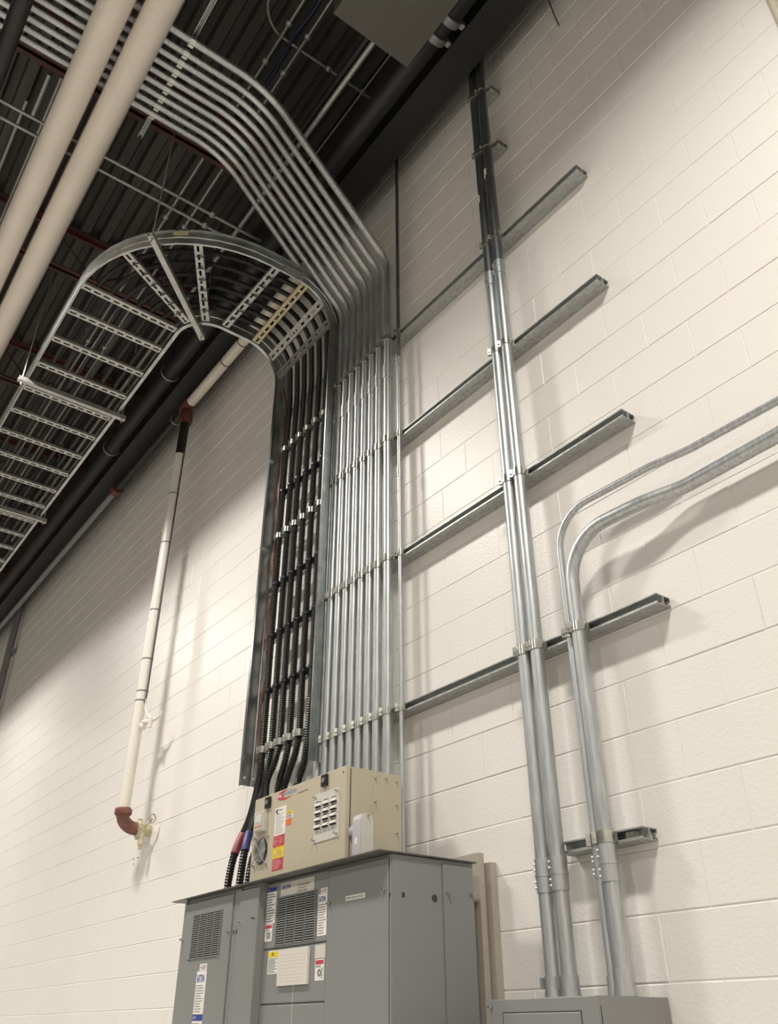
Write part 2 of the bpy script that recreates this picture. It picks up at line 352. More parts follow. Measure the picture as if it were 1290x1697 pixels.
# ------------------------------------------------------------------ struts
def strut(x0, x1, z, label, y0=-0.0045, group='galvanized double struts on the wall'):
    t = thing('strut_channel', label, 'strut', ((x0+x1)/2, y0, z), group)
    f = y0 - 0.082; m = y0 - 0.041
    b = MB(); th = 0.003
    b.box(x0, x1, f, m, z+0.0205-th, z+0.0205).box(x0, x1, f, m, z-0.0205, z-0.0205+th).box(x0, x1, m-th, m, z-0.0205+th, z+0.0205-th)
    b.box(x0, x1, f, f+th, z-0.0205+th, z-0.0115).box(x0, x1, f, f+th, z+0.0150, z+0.0205-th)
    b.build('front_channel', M_strut, t)
    b = MB()
    b.box(x0, x1, m+0.001, y0, z+0.0205-th, z+0.0205).box(x0, x1, m+0.001, y0, z-0.0205, z-0.0205+th).box(x0, x1, m+0.001, m+0.001+th, z-0.0205+th, z+0.0205-th)
    b.box(x0, x1, y0-th, y0, z-0.0205+th, z-0.0095).box(x0, x1, y0-th, y0, z+0.0095, z+0.0205-th)
    b.build('rear_channel', M_strut, t)
    return t
SZ = [3.083, 3.960, 4.784, 5.612]
for z, lb in zip(SZ, ('lowest long strut on the wall, clamped to four groups of conduits', 'second long strut from the bottom, just above the conduit that bends right',
                      'third long strut from the bottom, halfway up the wall', 'topmost long strut, its right end nearest the ceiling')):
    strut(-4.03, -1.69, z, lb)
strut(-2.41, -2.215, 6.447, 'short strut behind the conduit pair, second from the beam')
strut(-2.41, -2.225, 7.045, 'short strut behind the conduit pair, tight under the black beam')
t = strut(-2.30, -1.915, 2.285, 'short dark strut above the lower right enclosure, with nuts inside')
MB().box(-1.99, -1.955, -0.078, -0.05, 2.272, 2.296).box(-1.95, -1.93, -0.04, -0.012, 2.270, 2.298).build('spring_nut', M_zinc, t)

# ------------------------------------------------------------------ conduits
CL = {}
def clamp_mesh(r):
    if r in CL: return CL[r]
    b = MB(); n = 20; zs = 0.020
    ro, ri = r+0.0045, r+0.0005
    loop = [(ro, -zs), (ro, zs), (ri, zs), (ri, -zs)]
    fr = [(Vector((0, 0, 0)), Vector((math.cos(2*math.pi*k/n), math.sin(2*math.pi*k/n), 0)), Vector((0, 0, 1))) for k in range(n+1)]
    b.sweep(loop, fr)
    d = Vector((-0.75, -0.66, 0)); q = Vector((0.66, -0.75, 0))
    for sgn in (-1, 1):
        b.obox(d*(r+0.010) + q*sgn*0.006, (d, q, (0, 0, 1)), (0.009, 0.0015, zs))
    b.obox((0.0, r-0.002, 0), ((1, 0, 0), (0, 1, 0), (0, 0, 1)), (r*0.9+0.008, 0.0025, zs*0.9))
    c = d*(r+0.012); b.cyl(c - q*0.016, c + q*0.014, 0.0035, 8); b.cyl(c - q*0.022, c - q*0.015, 0.0065, 6); b.cyl(c + q*0.009, c + q*0.015, 0.0065, 6)
    CL[r] = b.mesh('clamp', M_zinc); return CL[r]
CP = {}; SC = None
def coupling(parent, p, r, axis='z', h=0.055):
    global SC
    k = (r, h)
    if k not in CP:
        b = MB(); b.tube([(0, 0, -h), (0, 0, -h), (0, 0, -0.004), (0, 0, -0.004), (0, 0, 0.004), (0, 0, 0.004), (0, 0, h), (0, 0, h)], [r, r*1.12+0.001]*1 + [r*1.12+0.001, r*1.2+0.001, r*1.2+0.001, r*1.12+0.001, r*1.12+0.001, r], 20)
        CP[k] = b.mesh('coupling', M_galv)
    if SC is None: SC = MB().cyl((0, 0, 0), (0, -0.006, 0), 0.005, 8).mesh('screw', M_galv)
    rot = None if axis == 'z' else (math.pi/2, 0, 0)
    o = inst(CP[k], 'coupling', parent, p, rot)
    if axis == 'z':
        for dz in (-0.7*h, -0.35*h, 0.35*h, 0.7*h):
            s = bpy.data.objects.new('screw', SC); COL.objects.link(s); s.parent = o
            a = math.radians(-40); s.rotation_euler = (0, 0, a); s.location = (math.sin(a)*r*1.1, -math.cos(a)*r*1.1, dz)
    return o
def clamp(parent, p, r, rot=None): return inst(clamp_mesh(r), 'clamp', parent, p, rot)

YS = -0.0865     # front face of the struts
ords = ['leftmost', 'second from the left', 'third from the left', 'fourth from the left', 'middle (fifth)', 'fourth from the right', 'third from the right', 'second from the right']
for i in range(9):
    r = 0.0235 if i < 8 else 0.0270
    x = -3.997 + 0.0796*i if i < 8 else -3.338
    yc = YS - r; yt = -0.1065
    zb = 6.30 + 0.005*i
    dz = 7.40 - zb
    path = fillet([(x, yc, 2.30), (x, yc, zb), (x, yc-dz, 7.40), (x, -7.0, 7.40)], [0.24, 0.55], 10)
    lb = ('galvanized conduit, %s of the nine going up the wall' % ords[i]) if i < 8 else 'galvanized conduit, rightmost and thickest of the nine going up the wall'
    t = thing('conduit', lb, 'conduit', (x, yc, 2.30), 'nine bundled wall conduits')
    MB().tube(path, r, 18).build('tube', M_galv, t)
    for z in SZ: clamp(t, (x, yc, z), r)
    coupling(t, (x, yc, 5.315 + 0.006*(i % 3)), r)
    coupling(t, (x, -1.93 - 0.01*i, 7.40), r, 'y')
    clamp(t, (x, -1.755, 7.40), r, (-math.pi/2, 0, 0))
# trapeze strut holding the overhead conduits
t = thing('ceiling_strut', 'slim strut across the overhead conduits, its end sticking out left', 'strut', (-3.6, -1.755, 7.43))
b = MB(); z = 7.432
b.box(-4.26, -2.3, -1.775, -1.772, z, z+0.04).box(-4.26, -2.3, -1.738, -1.735, z, z+0.04).box(-4.26, -2.3, -1.775, -1.735, z+0.037, z+0.04).box(-4.26, -2.3, -1.775, -1.766, z, z+0.003).box(-4.26, -2.3, -1.744, -1.735, z, z+0.003)
b.build('channel', M_strut, t)
for x in (-4.2, -3.22): MB().cyl((x, -1.755, z+0.03), (x, -1.755, 8.26), 0.006, 6).build('rod', M_strut, t)

t = thing('conduit', 'thin galvanized conduit alone at the right edge of the nine-conduit bundle', 'conduit', (-3.245, -0.1, 2.0))
r = 0.0125; x = -3.243
MB().tube(fillet([(x, YS-r, 1.0), (x, YS-r, 5.36)], 0.1, 4), r, 14).build('tube', M_galv, t)
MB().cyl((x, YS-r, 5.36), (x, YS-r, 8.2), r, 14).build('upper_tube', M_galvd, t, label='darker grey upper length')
for z in SZ: clamp(t, (x, YS-r, z), r)
for z in (5.36, 4.50): coupling(t, (x, YS-r, z), r, h=0.035)

# pair of large conduits
for i, (x, lb) in enumerate(((-2.361, 'left one of the tall conduit pair rising to the black beam'), (-2.286, 'right one of the tall conduit pair rising to the black beam'))):
    r = 0.0285; yc = YS - r
    t = thing('conduit', lb, 'conduit', (x, yc, 1.7985), 'tall conduit pair')
    MB().cyl((x, yc, 1.7985), (x, yc, 5.315 + 0.03*i), r, 22).build('tube', M_galv, t)
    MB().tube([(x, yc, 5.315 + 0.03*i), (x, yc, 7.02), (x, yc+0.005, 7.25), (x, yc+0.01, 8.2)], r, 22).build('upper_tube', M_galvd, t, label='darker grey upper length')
    for z in SZ + [6.447, 7.045]: clamp(t, (x, yc, z), r)
    coupling(t, (x, yc, 2.195), r, h=0.058); coupling(t, (x, yc, 5.315 + 0.03*i), r, h=0.05)
    MB().tube([(x, yc, 1.80), (x, yc, 1.805), (x, yc, 1.835), (x, yc, 1.87)], [0.036, 0.036, 0.0325, 0.0325], 18).box(x-0.03, x-0.02, yc-0.04, yc-0.02, 1.83, 1.865).build('connector', M_galv, t)
    zt_ = 6.01 if i == 0 else 6.19
    MB().tube([(x-0.008, yc, zt_-0.03), (x-0.008, yc, zt_+0.03)], [r*0.99+0.0012]*2, 22).build('tag', M_label, t, label='small pale paper tag')

# pair that bends to the right
r = 0.0285; x = -2.052; yc = YS - r; yw = -0.070
t = thing('conduit', 'thick conduit bending right across the wall in a wide curve', 'conduit', (x, yc, 1.7985))
path = fillet([(x, yc, 1.7985), (x, yc, 3.490), (-1.66, yc, 3.475), (-1.50, yw, 3.478), (2.6, yw, 3.56)], [0.20, 0.35, 0.35], 10)
MB().tube(path, r, 22).build('tube', M_galv, t)
clamp(t, (x, yc, SZ[0]), r); clamp(t, (x, yc, 2.285), r)
coupling(t, (x, yc, 2.20), r, h=0.06)
MB().tube([(x, yc, 1.80), (x, yc, 1.805), (x, yc, 1.835), (x, yc, 1.88)], [0.037, 0.037, 0.033, 0.033], 18).build('connector', M_galv, t)
r = 0.0155; x = -2.109; yc = YS - r
t = thing('conduit', 'thin conduit running just above the thick one that bends right', 'conduit', (x, yc, 1.7985))
path = fillet([(x, yc, 1.7985), (x, yc, 3.635), (-1.60, yc, 3.620), (-1.44, -0.07, 3.622), (2.6, -0.07, 3.56)], [0.17, 0.35, 0.35], 10)
MB().tube(path, r, 16).build('tube', M_galv, t)
clamp(t, (x, yc, SZ[0]), r); clamp(t, (x, yc, 2.285), r); coupling(t, (x, yc, 2.20), r, h=0.04)
MB().tube([(x, yc, 1.80), (x, yc, 1.83), (x, yc, 1.86)], [0.022, 0.02, 0.02], 14).build('connector', M_galv, t)

# ------------------------------------------------------------------ cable ladder tray
CX, CY, RI, WT = -5.0, -0.71, 0.28, 0.77
ZT, DP, RV = 6.45, 0.145, 0.30       # underside height, rail depth, radius of the bend down the wall
YV = -0.50
ZV = ZT - RV
def tray_frames(s, zend):
    """frames along the tray at distance s from the inner edge: position of the rail's underside edge, lateral (outward), normal (towards the cables)"""
    R = RI + s; F = []; Z = Vector((0, 0, 1))
    for x in (-14.0, -9.5, CX): F.append((Vector((x, CY-R, ZT)), Vector((0, -1, 0)), Z))
    for k in range(1, 13):
        a = math.pi/2*k/12; L = Vector((math.sin(a), -math.cos(a), 0)); F.append((Vector((CX, CY, ZT)) + L*R, L, Z))
    xx = CX + R; L = Vector((1, 0, 0))
    F.append((Vector((xx, YV, ZT)), L, Z))
    for k in range(1, 10):
        a = math.pi/2*k/9; F.append((Vector((xx, YV + RV*math.sin(a), ZV + RV*math.cos(a))), L, Vector((0, math.sin(a), math.cos(a)))))
    F.append((Vector((xx, YV+RV, zend)), L, Vector((0, 1, 0))))
    return F
tray = thing('cable_ladder', 'galvanized cable ladder tray curving from the ceiling down the wall, carrying black cables', 'tray', (-4.34, -0.15, 2.97))
# rails: the underside of the horizontal tray becomes the room side of the vertical run
def rail(s, out, zend, name):
    F = tray_frames(s, zend); G = []
    for p, L, N in F: G.append((p, L*out, N))
    th = 0.003; fl = 0.028 if s == 0 else 0.014
    prof = [(0, 0), (fl, 0), (fl, th), (th, th), (th, DP/2-0.006), (-0.003, DP/2), (th, DP/2+0.006), (th, DP-th), (fl, DP-th), (fl, DP), (0, DP), (0, DP/2+0.006), (-0.006, DP/2), (0, DP/2-0.006)]
    return MB().sweep(prof, G).build(name, M_rail, tray)
def rail2(s, out, zend, name): return rail(s, out, zend, name)
ri = rail2(0.0, -1, 2.98, 'side_rail'); ro = rail2(WT, 1, 2.96, 'side_rail')
for z in (3.02, ):
    for q in (-0.18, -0.12): MB().box(-4.722, -4.713, q-0.005, q+0.005, z, z+0.012).build('bolt', M_label, ri)
RUNG = {}
def rung_mesh(Lr):      # along local x, slotted, facing local -z
    k = round(Lr, 3)
    if k in RUNG: return RUNG[k]
    b = MB(); h = Lr/2
    b.box(-h, h, -0.034, -0.008, 0, 0.003).box(-h, h, 0.010, 0.030, 0, 0.003)
    b.box(-h, h, -0.034, -0.031, 0, 0.024).box(-h, h, 0.027, 0.030, 0, 0.024)
    n = 10; pt = Lr/n
    for i in range(n+1):
        c = -h + pt*i; b.box(max(-h, c-pt*0.16), min(h, c+pt*0.16), -0.008, 0.010, 0.0, 0.003)
    RUNG[k] = b.mesh('rung', M_tray); return RUNG[k]
def rung(p, ex, en, L=WT-0.01, mt=None):   # ex along the rung, en points to the cable side
    ex = Vector(ex).normalized(); en = Vector(en).normalized(); ey = en.cross(ex)
    o = inst(rung_mesh(L), 'rung', tray, p)
    o.rotation_euler = Matrix((ex, ey, en)).transposed().to_euler()
    return o
RM = RI + WT/2
xr = -5.282; first = True
while xr > -11.8:
    rung((xr, CY-RM, ZT+0.012), (0, 1, 0), (0, 0, 1)); xr -= 0.377
for a in (2, 30, 60, 92):
    a = math.radians(a); L = Vector((math.sin(a), -math.cos(a), 0)); rung(Vector((CX, CY, ZT+0.012)) + L*RM, L*-1, (0, 0, 1))
for a in (14, 47, 78):
    a = math.radians(a); rr = RV - 0.012 + 0.024
    o = rung((CX+RM, YV + (RV+0.006)*math.sin(a), ZV + (RV+0.006)*math.cos(a)), (1, 0, 0), (0, math.sin(a), math.cos(a)))
    if a < 0.3:
        m2 = o.data.copy(); m2.materials.clear(); m2.materials.append(M_tan); o.data = m2; o['label'] = 'tan sleeved rung at the start of the drop'
RZ = [3.173 + 0.3773*k for k in range(8)]
for z in RZ: rung((CX+RM, -0.088, z), (1, 0, 0), (0, -1, 0), L=WT-0.008)
la = math.radians(53); LL = Vector((math.sin(la), -math.cos(la), 0)); TT = Vector((math.cos(la), math.sin(la), 0))
MB().obox(Vector((CX, CY, ZT+0.110)) + LL*(RI+WT+0.008), (TT, LL, (0, 0, 1)), (0.055, 0.004, 0.018)).build('label_plate', M_tan, tray, label='small tan label on the outer rail')
# splice plates on the outer rail where the drop begins
MB().box(CX+RI+WT+0.003, CX+RI+WT+0.008, -0.62, -0.44, ZT+0.02, ZT+0.09).build('splice_plate', M_tray, tray)
for yy in (-0.58, -0.54, -0.50, -0.46): MB().cyl((CX+RI+WT+0.008, yy, ZT+0.055), (CX+RI+WT+0.016, yy, ZT+0.055), 0.009, 8).build('bolt', M_zinc, tray)

# hangers
def hanger(p0, p1, label, ztop=7.72):
    p0 = Vector(p0); p1 = Vector(p1); c = (p0+p1)/2; d = (p1-p0).normalized(); n = Vector((-d.y, d.x, 0)); L = (p1-p0).length/2
    t = thing('trapeze_hanger', label, 'hanger', tuple(c), 'trapeze hangers under the cable ladder')
    b = MB(); U = Vector((0, 0, 1))
    b.obox(c - U*0.020, (d, n, U), (L, 0.0205, 0.0015)).obox(c + n*0.019, (d, n, U), (L, 0.0015, 0.020)).obox(c - n*0.019, (d, n, U), (L, 0.0015, 0.020))
    b.build('bar', M_tray, t)
    for q in (p0 + d*0.03, p1 - d*0.03):
        MB().cyl(q - U*0.055, Vector((q.x, q.y, ztop)), 0.0055, 6).build('rod', M_tray, t)
        MB().cyl(q - U*0.032, q - U*0.022, 0.011, 6).build('nut', M_zinc, t)
    return t
hanger((-6.27, -1.84, 6.425), (-6.27, -0.90, 6.425), 'flat bar on rods under the straight tray, second nearest the curve')
hanger((-4.17, -1.55, 6.425), (-4.90, -0.80, 6.425), 'bar set diagonally under the curved part of the tray')
hanger((-8.50, -1.86, 6.425), (-8.50, -0.90, 6.425), 'bar on rods under the tray at the left edge of the photo')

# ------------------------------------------------------------------ black corrugated cables
RB = 0.0215
offs = [0.125, 0.233, 0.336, 0.442, 0.552, 0.660]
ends = [
 [(-4.595, -0.135, 3.173), (-4.562, -0.16, 3.00), (-4.43, -0.27, 2.735), (-4.372, -0.37, 2.54), (-4.362, -0.40, 2.40), (-4.362, -0.405, 2.29)],
 [(-4.487, -0.135, 3.173), (-4.50, -0.155, 2.97), (-4.42, -0.235, 2.80), (-4.245, -0.375, 2.56), (-4.231, -0.40, 2.40), (-4.231, -0.405, 2.29)],
 [(-4.384, -0.135, 3.173), (-4.415, -0.15, 3.05), (-4.40, -0.20, 2.92), (-4.22, -0.29, 2.65), (-4.118, -0.40, 2.45), (-4.115, -0.42, 2.29)],
 [(-4.278, -0.135, 3.173), (-4.338, -0.12, 3.057), (-4.434, -0.098, 2.948), (-4.47, -0.09, 2.82), (-4.38, -0.19, 2.45), (-4.36, -0.22, 2.29)],
 [(-4.165, -0.135, 3.173), (-4.23, -0.12, 3.068), (-4.336, -0.098, 2.975), (-4.40, -0.09, 2.86), (-4.27, -0.19, 2.45), (-4.24, -0.22, 2.29)],
 [(-4.06, -0.135, 3.35), (-4.10, -0.12, 3.133), (-4.16, -0.10, 3.01), (-4.25, -0.085, 2.88), (-4.15, -0.19, 2.45), (-4.12, -0.22, 2.29)],
]
clab = ['black corrugated cable with a red tape band, outermost left on the wall', 'black corrugated cable with a blue tape band, second from the left',
        'black corrugated cable ending just beside the beige box, third from the left', 'black corrugated cable dropping behind the beige box, fourth from the left',
        'black corrugated cable dropping behind the beige box, fifth from the left', 'black corrugated cable half hidden behind the right tray rail']
for i, s in enumerate(offs):
    R = RI + s; xx = CX + R; zc = ZT + 0.042 + RB; rv = RV + 0.036 + RB*0.6
    pts = [Vector((-13.5, CY-R, zc)), Vector((CX, CY-R, zc))]
    for k in range(1, 13):
        a = math.pi/2*k/12; pts.append(Vector((CX + R*math.sin(a), CY - R*math.cos(a), zc)))
    pts.append(Vector((xx, YV-0.06, zc - 0.004)))
    for k in range(1, 9):
        a = math.pi/2*k/8; pts.append(Vector((xx, YV + rv*math.sin(a), ZV + 0.016 + rv*math.cos(a))))
    e = [Vector(p) for p in ends[i]]
    pts += [Vector((xx, -0.135, 5.9)), Vector((xx, -0.135, 4.6)), Vector((xx, -0.135, 3.5))]
    pts += spline(e, 8)
    flexs = resample(pts, 0.0070)
    rs = [RB if k % 2 == 0 else RB-0.0040 for k in range(len(flexs))]
    t = thing('corrugated_cable', clab[i], 'cable', tuple(e[-1]), 'black corrugated cables on the ladder tray')
    MB().tube(flexs, rs, 10).build('jacket', M_cable, t)
    for k, z in enumerate(RZ):
        if k == 7 or (i == 5 and k < 1): continue
        if k in (0, 4, 6): clamp(t, (xx, -0.135, z), 0.0222)
        else: MB().cyl((xx, -0.135, z-0.008), (xx, -0.135, z+0.008), 0.0245, 12).box(xx-0.03, xx+0.03, -0.12, -0.10, z-0.012, z+0.012).build('tie', M_tie, t)
    MB().tube([e[-1] - Vector((0, 0, 0.004)), e[-1] + Vector((0, 0, 0.012)), e[-1] + Vector((0, 0, 0.012)), e[-1] + Vector((0, 0, 0.05))], [0.036, 0.036, 0.028, 0.028], 12).build('fitting', M_zinc, t)
    if i in (0, 1):
        sp = spline(e, 8)
        ip = [p for p in sp if (2.505 < p.z < 2.645)]
        MB().tube(resample(ip, 0.004), [RB+0.0018 if k % 2 == 0 else RB+0.0004 for k in range(len(resample(ip, 0.004)))], 12).build('tape_band', M_red_t if i == 0 else M_blue_t, t, label='red tape band' if i == 0 else 'blue tape band')
    # ties on the horizontal rungs
    for a in (30, 60, 92):
        a = math.radians(a); L = Vector((math.sin(a), -math.cos(a), 0)); T = Vector((math.cos(a), math.sin(a), 0))
        p = Vector((CX, CY, 0)) + L*R
        b = MB(); q = Vector((p.x, p.y, ZT+0.004)) + T*0.012
        b.obox(q, (L, T, (0, 0, 1)), (0.004, 0.03, 0.0015)).obox(q + L*0.012, (L*0.8+T*0.6, T*0.8-L*0.6, (0, 0, 1)), (0.020, 0.0015, 0.0015))
        b.build('tie', M_tie, t)

# bare grounding wire along the left rail
t = thing('ground_wire', 'tarnished copper wire hanging along the inside of the left tray rail', 'wire', (-4.69, -0.12, 2.9))
pts = [(-4.695, -0.15, 6.1)] + [(-4.688 + 0.012*math.sin(k*1.9), -0.115 + 0.008*math.cos(k*2.3), 5.9 - 0.2*k) for k in range(14)] + [(-4.66, -0.12, 3.0), (-4.60, -0.14, 2.8), (-4.5, -0.2, 2.6)]
MB().tube(spline(pts, 5), 0.009, 7).build('strand', M_copper, t)

# ------------------------------------------------------------------ switchboard cabinet
cab = thing('switchboard', 'large grey electrical switchboard cabinet standing against the wall', 'cabinet', (-3.57, -0.38, 0))
XL, XR = -4.425, -2.709; ZC = 2.278
MB().box(XL, -3.64, -0.592, -0.16, 0, ZC).box(-3.64, XR, -0.556, -0.16, 0, ZC).build('carcass', M_grey, cab)
def panel(x0, x1, y, z0, z1, th=0.012, name='panel', m=M_grey, parent=cab):
    bv = 0.003; b = MB()
    P = [(x0, y+th, z0), (x1, y+th, z0), (x1, y+th, z1), (x0, y+th, z1)]
    Q = [(x0, y+bv, z0), (x1, y+bv, z0), (x1, y+bv, z1), (x0, y+bv, z1)]
    T = [(x0+bv, y, z0+bv), (x1-bv, y, z0+bv), (x1-bv, y, z1-bv), (x0+bv, y, z1-bv)]
    n = 0; b.v += [Vector(p) for p in P+Q+T]
    for o in (0, 4):
        b.f += [(o+i, o+(i+1) % 4, o+4+(i+1) % 4, o+4+i) for i in range(4)]
    b.f += [(8, 9, 10, 11), (3, 2, 1, 0)]
    return b.build(name, m, parent)
Y1, Y3 = -0.602, -0.566
d1 = panel(XL+0.028, -3.886, Y1-0.006, 0.1, 2.258, 0.016, 'door')
panel(XL, XL+0.024, Y1, 0.0, ZC-0.002, name='jamb'); panel(-3.878, -3.852, Y1, 0.0, ZC-0.002, name='jamb'); panel(-3.849, -3.822, Y1, 0, ZC-0.002, name='jamb')
d2 = panel(-3.818, -3.642, Y1-0.004, 0.05, 2.262, 0.014, 'filler_panel')
u3 = panel(-3.636, -3.135, Y3, 2.012, 2.272, name='vent_panel'); m3 = panel(-3.636, -3.135, Y3, 1.806, 2.006, name='cover_panel'); l3 = panel(-3.636, -3.135, Y3, 0.05, 1.800, name='cover_panel')
d4 = panel(-3.130, -2.722, Y3-0.004, 0.05, 2.266, 0.014, 'door')
panel(-2.719, XR, Y3, 0, ZC-0.002, name='corner_post')
MB().box(XR, XR+0.004, -0.562, -0.325, 0, ZC-0.002).build('side_panel', M_grey, cab)
MB().box(XR, XR+0.008, -0.319, -0.166, 0, ZC-0.016).build('side_panel', M_grey, cab)
# left side wall
MB().box(XL-0.002, XL, -0.592, -0.16, 0, ZC).build('side_panel', M_grey, cab)
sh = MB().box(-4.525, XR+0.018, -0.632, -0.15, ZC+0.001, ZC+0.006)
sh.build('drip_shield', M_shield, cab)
def vent(x0, x1, z0, z1, y, cols, rows, parent):
    v = MB().box(x0, x1, y-0.0015, y-0.0005, z0, z1).build('vent_recess', M_greyd, parent)
    b = MB(); ww = (x1-x0)/cols; hh = (z1-z0)/rows
    for i in range(cols+1): b.box(x0+ww*i-0.0035, x0+ww*i+0.0035, y-0.0045, y-0.0015, z0-0.003, z1+0.003)
    for j in range(rows+1): b.box(x0, x1, y-0.0045, y-0.0015, z0+hh*j-hh*0.24, z0+hh*j+hh*0.24)
    o = b.build('vent_grille', M_grey, parent); o['kind'] = 'stuff'; return o
vent(-4.285, -3.982, 2.008, 2.198, Y1-0.006, 4, 21, d1)
vent(-3.535, -3.224, 2.022, 2.204, Y3, 4, 20, u3)
def knob(p, parent, axis=(0, -1, 0), r=0.007, m=None, name='latch'):
    p = Vector(p); a = Vector(axis); o = MB().cyl(p, p+a*0.01, r, 8).cyl(p+a*0.01, p+a*0.018, r*0.6, 8).build(name, m or M_zinc, parent); return o
knob((-3.90, Y1-0.006, 2.10), d1); knob((-4.39, Y1-0.006, 2.10), d1); knob((-3.805, Y1-0.004, 2.135), d2, r=0.005); knob((-3.67, Y1-0.004, 2.135), d2, r=0.003, m=M_inkd, name='rivet')
knob((-3.112, Y3-0.004, 2.142), d4); knob((-2.738, Y3-0.004, 2.157), d4)
for x in (-3.863, -3.836): MB().box(x-0.006, x+0.006, Y1-0.0006, Y1, 2.085, 2.103).build('slot', M_inkd, cab)
MB().box(-2.7175, -2.711, Y3-0.0006, Y3, 2.126, 2.142).build('slot', M_inkd, cab)
MB().box(XR+0.004, XR+0.0046, -0.518, -0.504, 2.129, 2.146).build('slot', M_inkd, cab)
MB().cyl((XR+0.004, -0.362, 2.137), (XR+0.006, -0.362, 2.137), 0.013, 14).build('hole_plug', M_inkd, cab)
knob((XR+0.008, -0.300, 2.16), cab, (1, 0, 0)); knob((XR+0.008, -0.180, 2.163), cab, (1, 0, 0))
for p in ((-4.29, 2.002), (-3.978, 2.0)): knob((p[0], Y1-0.006, p[1]), d1, r=0.004, name='rivet')
# labels on the cabinet
def text_label(x0, x1, z0, z1, y, parent, rows, seed, brand=None, m=M_label, label=None, ink=M_ink):
    s = sticker('label', x0, x1, z0, z1, y, m, parent, label); yy = y-0.0013
    top = z1
    if brand:
        h = (x1-x0)*0.30; writing(brand, x0+(x1-x0)*0.10, x1-(x1-x0)*0.18, z1-h*1.5, z1-h*0.45, yy, M_lblue, s, bold=0.03); top = z1-h*1.7
    if rows: lines(x0+(x1-x0)*0.08, x1-(x1-x0)*0.08, z0+(z1-z0)*0.03, top-(z1-z0)*0.01, rows, yy, ink, s, seed=seed, fill=0.32)
    return s
# nameplate above the middle vent
s = sticker('nameplate', -3.517, -3.243, 2.209, 2.262, Y3, M_plate, u3, 'pale nameplate above the vent')
writing('EATON', -3.505, -3.435, 2.236, 2.254, Y3-0.0013, M_lblue, s, bold=0.04)
writing('POW-R-LINE C', -3.372, -3.275, 2.236, 2.245, Y3-0.0013, M_inkd, s); writing('SWITCHBOARD', -3.372, -3.305, 2.225, 2.232, Y3-0.0013, M_ink, s)
lines(-3.372, -3.262, 2.213, 2.221, 1, Y3-0.0013, M_ink, s, seed=3)
s = sticker('label', -3.652+0.017, -3.553, 2.109, 2.254, Y3, M_label, u3, 'white label with a blue head')
bb = MB().box(-3.635, -3.553, Y3-0.0014, Y3-0.0008, 2.237, 2.254).build('blue_head', M_lblue, s); writing('EATON', -3.632, -3.612, 2.242, 2.249, Y3-0.0016, M_label, s)
lines(-3.631, -3.558, 2.113, 2.233, 11, Y3-0.0013, M_ink, s, seed=5)
def danger(x0, x1, z0, z1, y, parent):
    s = sticker('label', x0, x1, z0, z1, y, M_label, parent, 'white warning label with a red head')
    hh = (z1-z0); MB().box(x0+0.004, x1-0.004, y-0.0014, y-0.0008, z1-hh*0.24, z1-hh*0.05).build('red_head', M_lred, s)
    lines(x0+0.006, x1-0.006, z1-hh*0.40, z1-hh*0.28, 2, y-0.0013, M_ink, s, seed=8)
    cx = (x0+x1)/2; cz = z0+hh*0.36; MB().tube([(cx+0.009*math.cos(a), y-0.0012, cz+0.011*math.sin(a)) for a in [2*math.pi*k/10 for k in range(11)]], 0.0022, 5, False).build('symbol', M_inkd, s)
    lines(cx+0.012, x1-0.004, z0+hh*0.08, z0+hh*0.6, 6, y-0.0013, M_ink, s, seed=11)
    return s
danger(-3.634, -3.572, 2.040, 2.107, Y3, u3)
s = text_label(-3.205, -3.138, 2.032, 2.186, Y3, u3, 12, 15, 'EATON')
s = sticker('label', -3.188, -3.138, 2.187, 2.207, Y3, M_label, u3); MB().cyl((-3.180, Y3-0.0008, 2.196), (-3.180, Y3-0.0014, 2.196), 0.004, 8).build('mark', M_lred, s); lines(-3.170, -3.142, 2.190, 2.204, 3, Y3-0.0013, M_ink, s, seed=2)
s = sticker('label', -3.590, -3.502, 1.914, 2.001, Y3, M_label, m3, 'white label with a yellow head'); MB().box(-3.586, -3.506, Y3-0.0014, Y3-0.0008, 1.976, 1.998).build('yellow_head', M_lyel, s)
lines(-3.560, -3.53, 1.981, 1.995, 2, Y3-0.0017, M_inkd, s, seed=21); lines(-3.584, -3.508, 1.918, 1.973, 10, Y3-0.0013, M_ink, s, seed=22)
s = MB().box(-3.491, -3.254, Y3-0.010, Y3, 1.867, 2.000).build('document_pocket', M_paper, m3, label='clear document pocket with a drawing sheet')
lines(-3.478, -3.275, 1.875, 1.985, 9, Y3-0.0103, M_plate, s, seed=30, fill=0.2)
sticker('label', -3.216, -3.139, 1.953, 2.001, Y3, M_plate, m3); danger(-3.210, -3.145, 1.876, 1.950, Y3, m3)
MB().box(-3.3725, -3.3700, Y3-0.0006, Y3, 1.72, 1.866).build('drip_mark', M_plate, m3)
s = sticker('nameplate', -3.000, -2.868, 2.141, 2.158, Y3-0.004, M_label, d4, 'white nameplate with black capitals')
writing('MAIN BANK PANEL', -2.994, -2.876, 2.1455, 2.1535, Y3-0.0053, M_inkd, s)
s = text_label(-4.188, -4.085, 1.776, 1.950, Y1-0.006, d1, 11, 41, 'EATON')
s = sticker('label', -4.165, -4.090, 1.951, 1.980, Y1-0.006, M_label, d1); MB().cyl((-4.152, Y1-0.0068, 1.965), (-4.152, Y1-0.0074, 1.965), 0.005, 8).build('mark', M_lred, s); lines(-4.14, -4.095, 1.955, 1.975, 3, Y1-0.0073, M_ink, s, seed=2)
s = sticker('label', -4.190, -4.085, 1.60, 1.774, Y1-0.006, M_label, d1, 'white label with a blue head'); MB().box(-4.190, -4.085, Y1-0.0074, Y1-0.0068, 1.750, 1.774).build('blue_head', M_lblue, s)
